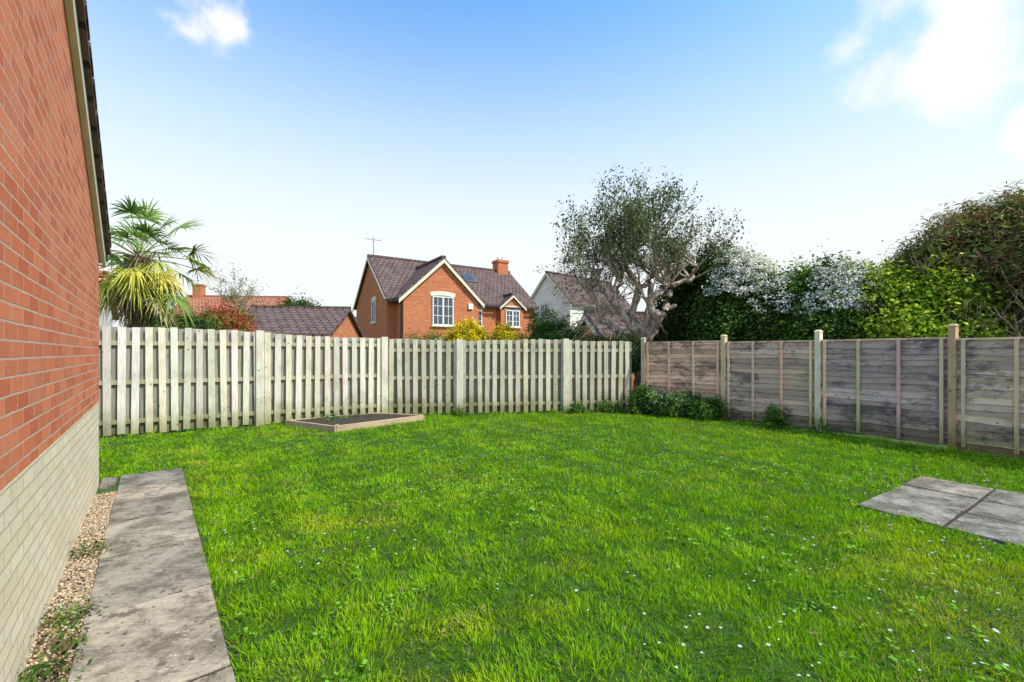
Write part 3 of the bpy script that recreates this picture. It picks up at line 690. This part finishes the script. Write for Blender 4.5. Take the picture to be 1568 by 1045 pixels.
def window(mb, c, t, n, w_, h_, cols=2, bars=2, mF=0, mG=1, mS=2):
    c = Vector(c)
    mb.box(c + n * .012, t, n, Zv, w_, .03, h_, mG)
    fw = .06
    for sx in (-1, 1): mb.box(c + t * sx * (w_ / 2 - fw / 2) + n * .04, t, n, Zv, fw, .06, h_, mF)
    for sz in (-1, 1): mb.box(c + Zv * sz * (h_ / 2 - fw / 2) + n * .043, t, n, Zv, w_ - .004, .06, fw, mF)
    for i in range(1, cols): mb.box(c + t * (w_ * i / cols - w_ / 2) + n * .04, t, n, Zv, .09, .055, h_ - .02, mF)
    for i in range(cols):
        x = w_ * (i + .5) / cols - w_ / 2
        mb.box(c + t * x + n * .035, t, n, Zv, .03, .03, h_ - .05, mF)
    for j in range(1, bars + 1): mb.box(c + Zv * (h_ * j / (bars + 1) - h_ / 2) + n * .034, t, n, Zv, w_ - .05, .03, .03, mF)
    mb.box(c - Zv * (h_ / 2 + .04) + n * .06, t, n, Zv, w_ + .16, .14, .08, mS)
    k = 6; hw = w_ / 2 + .1; lo_ = []; up_ = []
    for i in range(k + 1):
        x = -hw + 2 * hw * i / k; arc = .10 * (1 - (x / hw) ** 2)
        lo_.append(c + t * x + Zv * (h_ / 2 + .0 + arc * .6)); up_.append(c + t * x * 1.06 + Zv * (h_ / 2 + .2 + arc))
    for i in range(k):
        A_ = [lo_[i] + n * .005, lo_[i + 1] + n * .005, up_[i + 1] + n * .005, up_[i] + n * .005]
        mb.solid(A_, [p + n * .025 for p in A_], mS)

F = Frame((-8.65, 26.7), (0.84, 0.543)); hs = group('brick_house', F.o + F.u * 5)
b = MB(); prismU(b, F, 0, 9.9, -3.4, 3.4, 4.55, 7.2); b.build('main_walls', [M_brickfar], hs)
W = Frame(F.P(2.75, 0, 0)[:2], F.v[:2])
b = MB(); prismU(b, W, 0.3, 4.6, -2.25, 2.25, 4.5, 6.6); b.build('front_wing_walls', [M_brickfar], hs)
D_ = Frame(F.P(7.9, 0, 0)[:2], F.v[:2])
b = MB(); prismU(b, D_, 1.5, 3.75, -.85, .85, 4.35, 5.05); b.build('porch_gable_walls', [M_brickfar], hs)
b = MB(); roofU(b, F, 0, 9.9, -3.4, 3.4, 4.55, 7.2); roofU(b, W, 0.6, 4.6, -2.25, 2.25, 4.5, 6.6); roofU(b, D_, 1.2, 3.75, -.85, .85, 4.35, 5.05, ov=.15, ovg=.12, th=.08)
b.build('tiled_roofs', [M_tiledark], hs)
b = MB()
bargeboards(b, F, -.155, -3.4, 3.4, 4.55, 7.2, .3, 0, -1, .16); bargeboards(b, W, 4.755, -2.25, 2.25, 4.5, 6.6, .3, 0, 1, .22)
bargeboards(b, D_, 3.875, -.85, .85, 4.35, 5.05, .15, 0, 1, .14)
b.build('bargeboards', [M_cream], hs)
b = MB()
window(b, W.P(4.6, 0, 3.75), F.u, F.v, 1.25, 1.6, 2, 2)
window(b, D_.P(3.75, 0, 3.6), F.u, F.v, 1.05, 1.05, 2, 2)
window(b, F.P(5.55, 3.4, 3.55), F.u, F.v, .65, 1.0, 1, 2)
window(b, F.P(0, .9, 3.85), F.v, -F.u, .75, 1.25, 1, 2)
window(b, W.P(4.6, 0, 1.3), F.u, F.v, 1.5, 1.3, 2, 2)
b.build('windows', [M_white, M_glass, M_cream], hs)
b = MB()
b.box(F.P(7.55, 3.78, 4.27), F.u, F.v, Zv, 4.6, .11, .09, 0)
b.box(F.P(.0, 3.78, 4.27), F.u, F.v, Zv, .5, .11, .09, 0)
b.box(F.P(.15, 3.3 + .75, 4.2), F.v, F.u, Zv, 1.5, .1, .09, 0)
b.box(F.P(5.15, 3.46, 2.1), F.u, F.v, Zv, .08, .08, 4.2, 0); b.box(F.P(.42, 4.45, 2.1), F.u, F.v, Zv, .08, .08, 4.2, 0)
b.build('gutters_and_downpipes', [M_black], hs)
b = MB(); b.box(F.P(4.45, 4.66, 4.1), F.u, F.v, Zv, .28, .1, .32, 0); b.build('alarm_box', [M_white], hs)
nrm_r = (F.v * (2.65) + Zv * 3.4).normalized(); dn_r = (F.v * 3.4 - Zv * 2.65).normalized()
b = MB(); b.box(F.P(6.1, 1.3, 7.2 - 1.3 * .78 + .17), F.u, dn_r, nrm_r, .8, 1.0, .08, 0); b.box(F.P(6.1, 1.3, 7.2 - 1.3 * .78 + .20), F.u, dn_r, nrm_r, .62, .82, .05, 1)
b.build('roof_window', [M_grey, M_glass], hs)
b = MB(); b.box(F.P(9.3, 0, 7.35), F.u, F.v, Zv, .85, .75, 1.5, 0); b.box(F.P(9.3, 0, 7.98), F.u, F.v, Zv, .97, .87, .16, 0); b.build('chimney_stack', [M_brickfar], hs)
T = Tubes()
for s_ in (-.18, .18): T.tube([F.P(9.3 + s_, 0, 8.05), F.P(9.3 + s_, 0, 8.35)], [.11, .09], 10)
T.build('chimney_pots', M_cream, hs)
T = Tubes(); T.tube([F.P(.2, 0, 7.1), F.P(.2, 0, 8.5)], [.025, .02], 6)
T.tube([F.P(-.3, 0, 8.35), F.P(.7, 0, 8.35)], [.012, .012], 4)
for s_ in np.linspace(-.25, .65, 6): T.tube([F.P(s_, -.2, 8.36), F.P(s_, .2, 8.36)], [.008, .008], 4)
T.build('tv_aerial', M_grey, hs)

def simple_house(name, o, u, ln_, hw, ze, zr, mw, mr, mb_=M_cream, win=None, chim=None):
    F = Frame(o, u); g_ = group(name, F.o)
    b = MB(); prismU(b, F, 0, ln_, -hw, hw, ze, zr); b.build('walls', [mw], g_)
    b = MB(); roofU(b, F, 0, ln_, -hw, hw, ze, zr); b.build('roof', [mr], g_)
    b = MB(); bargeboards(b, F, -.155, -hw, hw, ze, zr, .3, 0, -1); b.build('bargeboards', [mb_], g_)
    if win:
        b = MB()
        for kind, a_, z_, w_, h_ in win:
            if kind == 'g': window(b, F.P(0, a_, z_), F.v, -F.u, w_, h_, 2, 1)
            else: window(b, F.P(a_, hw, z_), F.u, F.v, w_, h_, 2, 1)
        b.build('windows', [M_white, M_glass, M_cream], g_)
    if chim:
        b = MB(); b.box(F.P(chim, 0, zr + .3), F.u, F.v, Zv, .8, .8, 1.9, 0); b.box(F.P(chim, 0, zr + 1.2), F.u, F.v, Zv, .92, .92, .15, 0); b.build('chimney', [mw], g_)
    return F, g_
simple_house('rendered_house', (3.06, 38), (0.75, 0.66), 9, 2.6, 5.6, 8.3, M_render, M_tiledark, win=[('g', -.3, 5.1, 1.0, 1.1), ('g', 0, 1.8, 1.4, 1.2), ('f', 2.2, 4.2, 1.1, 1.1)])
simple_house('tiled_outbuilding', (2.9, 16.6), (0.95, 0.3), 3.5, 1.5, 1.75, 2.85, M_brickfar, M_tiledark)
simple_house('brick_outbuilding', (-10.2, 17.4), (1, 0.12), 3.5, 2.6, 2.05, 3.1, M_brickfar, M_tiledark, win=[('f', 1.6, 1.3, .9, .9)])
simple_house('orange_roof_house', (-32.5, 44), (1, 0.10), 9.5, 3.0, 5.0, 7.0, M_brickfar, M_tileora, win=[('f', 3, 3.8, 1.2, 1.1), ('f', 6.5, 3.8, 1.2, 1.1)], chim=1.0)
simple_house('slate_roof_house', (-18.2, 46), (1, 0.0), 6, 2.6, 3.4, 5.0, M_render, M_tileblue, win=[('f', 3, 2.4, 1.2, 1.1)])
simple_house('cream_cottage', (-15.8, 12.6), (1, .7), 3.0, 1.6, 2.8, 3.9, M_render, M_tileora, win=[('f', 1.8, 1.7, .9, 1.0)])

# ------------------------------------------------------------ lawn
poly = [(-0.9, 0.2), (-4.40, 4.80), (-5.2, 5.0), (-7.9, 6.65), (-2.84, 9.85), (2.95, 10.75), (3.2, 10.6), (4.53, 9.35), (5.58, 7.98), (6.46, 6.42), (7.33, 4.8), (8.15, 3.2), (8.9, 1.6), (8.9, 0.2)]
def inpoly(x, y, pl):
    c = np.zeros(len(x), bool); j = len(pl) - 1
    for i in range(len(pl)):
        xi, yi = pl[i]; xj, yj = pl[j]
        c ^= ((yi > y) != (yj > y)) & (x < (xj - xi) * (y - yi) / (yj - yi + 1e-12) + xi); j = i
    return c
def segdist(x, y, p, q):
    p = np.array(p); q = np.array(q); d = q - p; t = np.clip(((x - p[0]) * d[0] + (y - p[1]) * d[1]) / (d @ d), 0, 1)
    return np.hypot(x - p[0] - t * d[0], y - p[1] - t * d[1])
bedp = [(c_.x, c_.y) for c_ in C]
s_end = (start + e_al * d_al - A).dot(U)
def lawn_pts(dens, y0, y1):
    x0, x1 = -8, 9; n = int(dens * (x1 - x0) * (y1 - y0)); x = rng.uniform(x0, x1, n); y = rng.uniform(y0, y1, n)
    k = inpoly(x, y, poly) & (np.abs(x) < 1.2 * y + 1.6) & ~inpoly(x, y, bedp)
    P2 = np.stack([x, y], 1); rag = .035 * nz(P2, 9, 11) + .02 * nz(P2, 40, 12)
    o = (x - A.x) * OUT.x + (y - A.y) * OUT.y; s = (x - A.x) * U.x + (y - A.y) * U.y
    k &= ~((o < gap + .585 + rag - .01) & (s > s_end + rag))
    a = (x - 3.2) * e1.x + (y - 4.08) * e1.y; b_ = (x - 3.2) * e2.x + (y - 4.08) * e2.y
    k &= ~((a > rag * 1.6) & (a < 1.8 - rag) & (b_ > rag * 1.8) & (b_ < 3.6 - rag))
    return x[k], y[k]
xs, ys, wd = [], [], []
for d_, a0, a1, w_ in ((8500, .8, 2.9, .0042), (6200, 2.9, 4.4, .0052), (3200, 4.4, 6.5, .0068), (1800, 6.5, 10.8, .0088)):
    x, y = lawn_pts(d_, a0, a1); xs.append(x); ys.append(y); wd.append(np.full(len(x), w_))
x = np.concatenate(xs); y = np.concatenate(ys); wd = np.concatenate(wd); n = len(x)
P2 = np.stack([x, y], 1)
big = nz(P2, 1.1, 21); mid_ = nz(P2, 4.5, 22); fine = nz(P2, 16, 23); vf = nz(P2, 38, 24)
edge = np.full(n, 9.0)
for i in range(1, len(poly) - 2):
    edge = np.minimum(edge, segdist(x, y, poly[i], poly[i + 1]))
tall = np.clip(1 - edge / .22, 0, 1)
h = (.044 + .010 * mid_ + .014 * fine + .013 * vf + .006 * big) * rng.uniform(.6, 1.4, n) * (1 + 1.3 * tall * rng.uniform(0, 1, n)); h = np.clip(h, .014, .2)
fx, fy = nz(P2, 9, 31), nz(P2, 9, 32)
th = np.arctan2(fy, fx) + rng.normal(0, 1.1, n); lean = rng.uniform(.1, 1.1, n)
d3 = nrm(np.stack([np.cos(th) * lean, np.sin(th) * lean, np.ones(n)], 1))
fa = rng.uniform(0, 6.28, n); sd3 = np.stack([np.cos(fa), np.sin(fa), 0 * fa], 1)
base = np.stack([x, y, np.zeros(n)], 1)
V = blades5(base, d3, sd3, h * 1.15, wd * rng.uniform(.7, 1.4, n), h * .25 * rng.uniform(0, 1.6, n), .9)
dark = np.array((.10, .28, .006)); bright = np.array((.35, .60, .012)); yel = np.array((.62, .65, .03)); brn = np.array((.48, .37, .16))
t = np.clip(.47 + .15 * mid_ + .25 * fine + .2 * vf + .08 * big + rng.normal(0, .28, n), 0, 1)[:, None]
c = dark * (1 - t) + bright * t
yt = np.clip(.5 * nz(P2, 2.3, 41) + .5 * nz(P2, 9, 42) - .20 + .5 * np.exp(-((x - 2.8) ** 2 + (y - 2.6) ** 2) / 1.5), 0, .8)[:, None] * rng.uniform(.3, 1, (n, 1))
c = c * (1 - yt) + yel * yt
dead = rng.random(n) < .04 + .22 * np.exp(-((x - 2.6) ** 2 + (y - 2.3) ** 2) / .25) + .10 * (nz(P2, 5, 61) > .9); c[dead] = brn
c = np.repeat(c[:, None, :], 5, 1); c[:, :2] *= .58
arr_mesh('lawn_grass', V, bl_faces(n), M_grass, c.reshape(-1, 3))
x, y = lawn_pts(36, 1.5, 10.5); P2 = np.stack([x, y], 1); k = (nz(P2, 2.2, 51) + rng.normal(0, .5, len(x)) + .35 * (x > 1)) > .35; x = x[k]; y = y[k]; n = len(x)
dc = np.stack([x, y, rng.uniform(.035, .07, n)], 1); npet = 7
V = []; rr = rng.uniform(.005, .010, n)
for j in range(npet):
    a_ = 2 * math.pi * j / npet + rng.uniform(0, .3, n); a2 = a_ + .34; a3 = a_ - .34
    V.append(np.stack([dc, dc + np.stack([np.cos(a3) * rr * .8, np.sin(a3) * rr * .8, .002 + 0 * rr], 1), dc + np.stack([np.cos(a_) * rr * 1.2, np.sin(a_) * rr * 1.2, .003 + 0 * rr], 1), dc + np.stack([np.cos(a2) * rr * .8, np.sin(a2) * rr * .8, .002 + 0 * rr], 1)], 1))
V = np.concatenate(V).reshape(-1, 3); arr_mesh('daisies', V, [np.arange(len(V)).reshape(-1, 4)], M_petal, np.full((len(V), 3), .8))
x, y = lawn_pts(18, 1.5, 8); P2 = np.stack([x, y], 1); kk = nz(P2, 1.6, 71) > -.1; x = x[kk]; y = y[kk]; n = len(x); k_ = 8
c3 = np.repeat(np.stack([x, y, np.full(n, .036)], 1), k_, 0) + rng.normal(0, .02, (n * k_, 3)) * (1, 1, .4)
leaves('clover_leaves', c3, np.tile([[0, 0, 2.0]], (n * k_, 1)), .026, .022, np.array([(.20, .42, .04)]) * rng.uniform(.6, 1.4, (n * k_, 1)), M_grass, None)
x, y = lawn_pts(1.6, 1.5, 9); n = len(x)
c3 = np.stack([x, y, np.full(n, .05)], 1)
leaves('fallen_leaves', c3, np.tile([[0, 0, 2.0]], (n, 1)), .04, .025, np.array([(.3, .18, .08)]) * rng.uniform(.6, 1.5, (n, 1)), M_leaf, None)
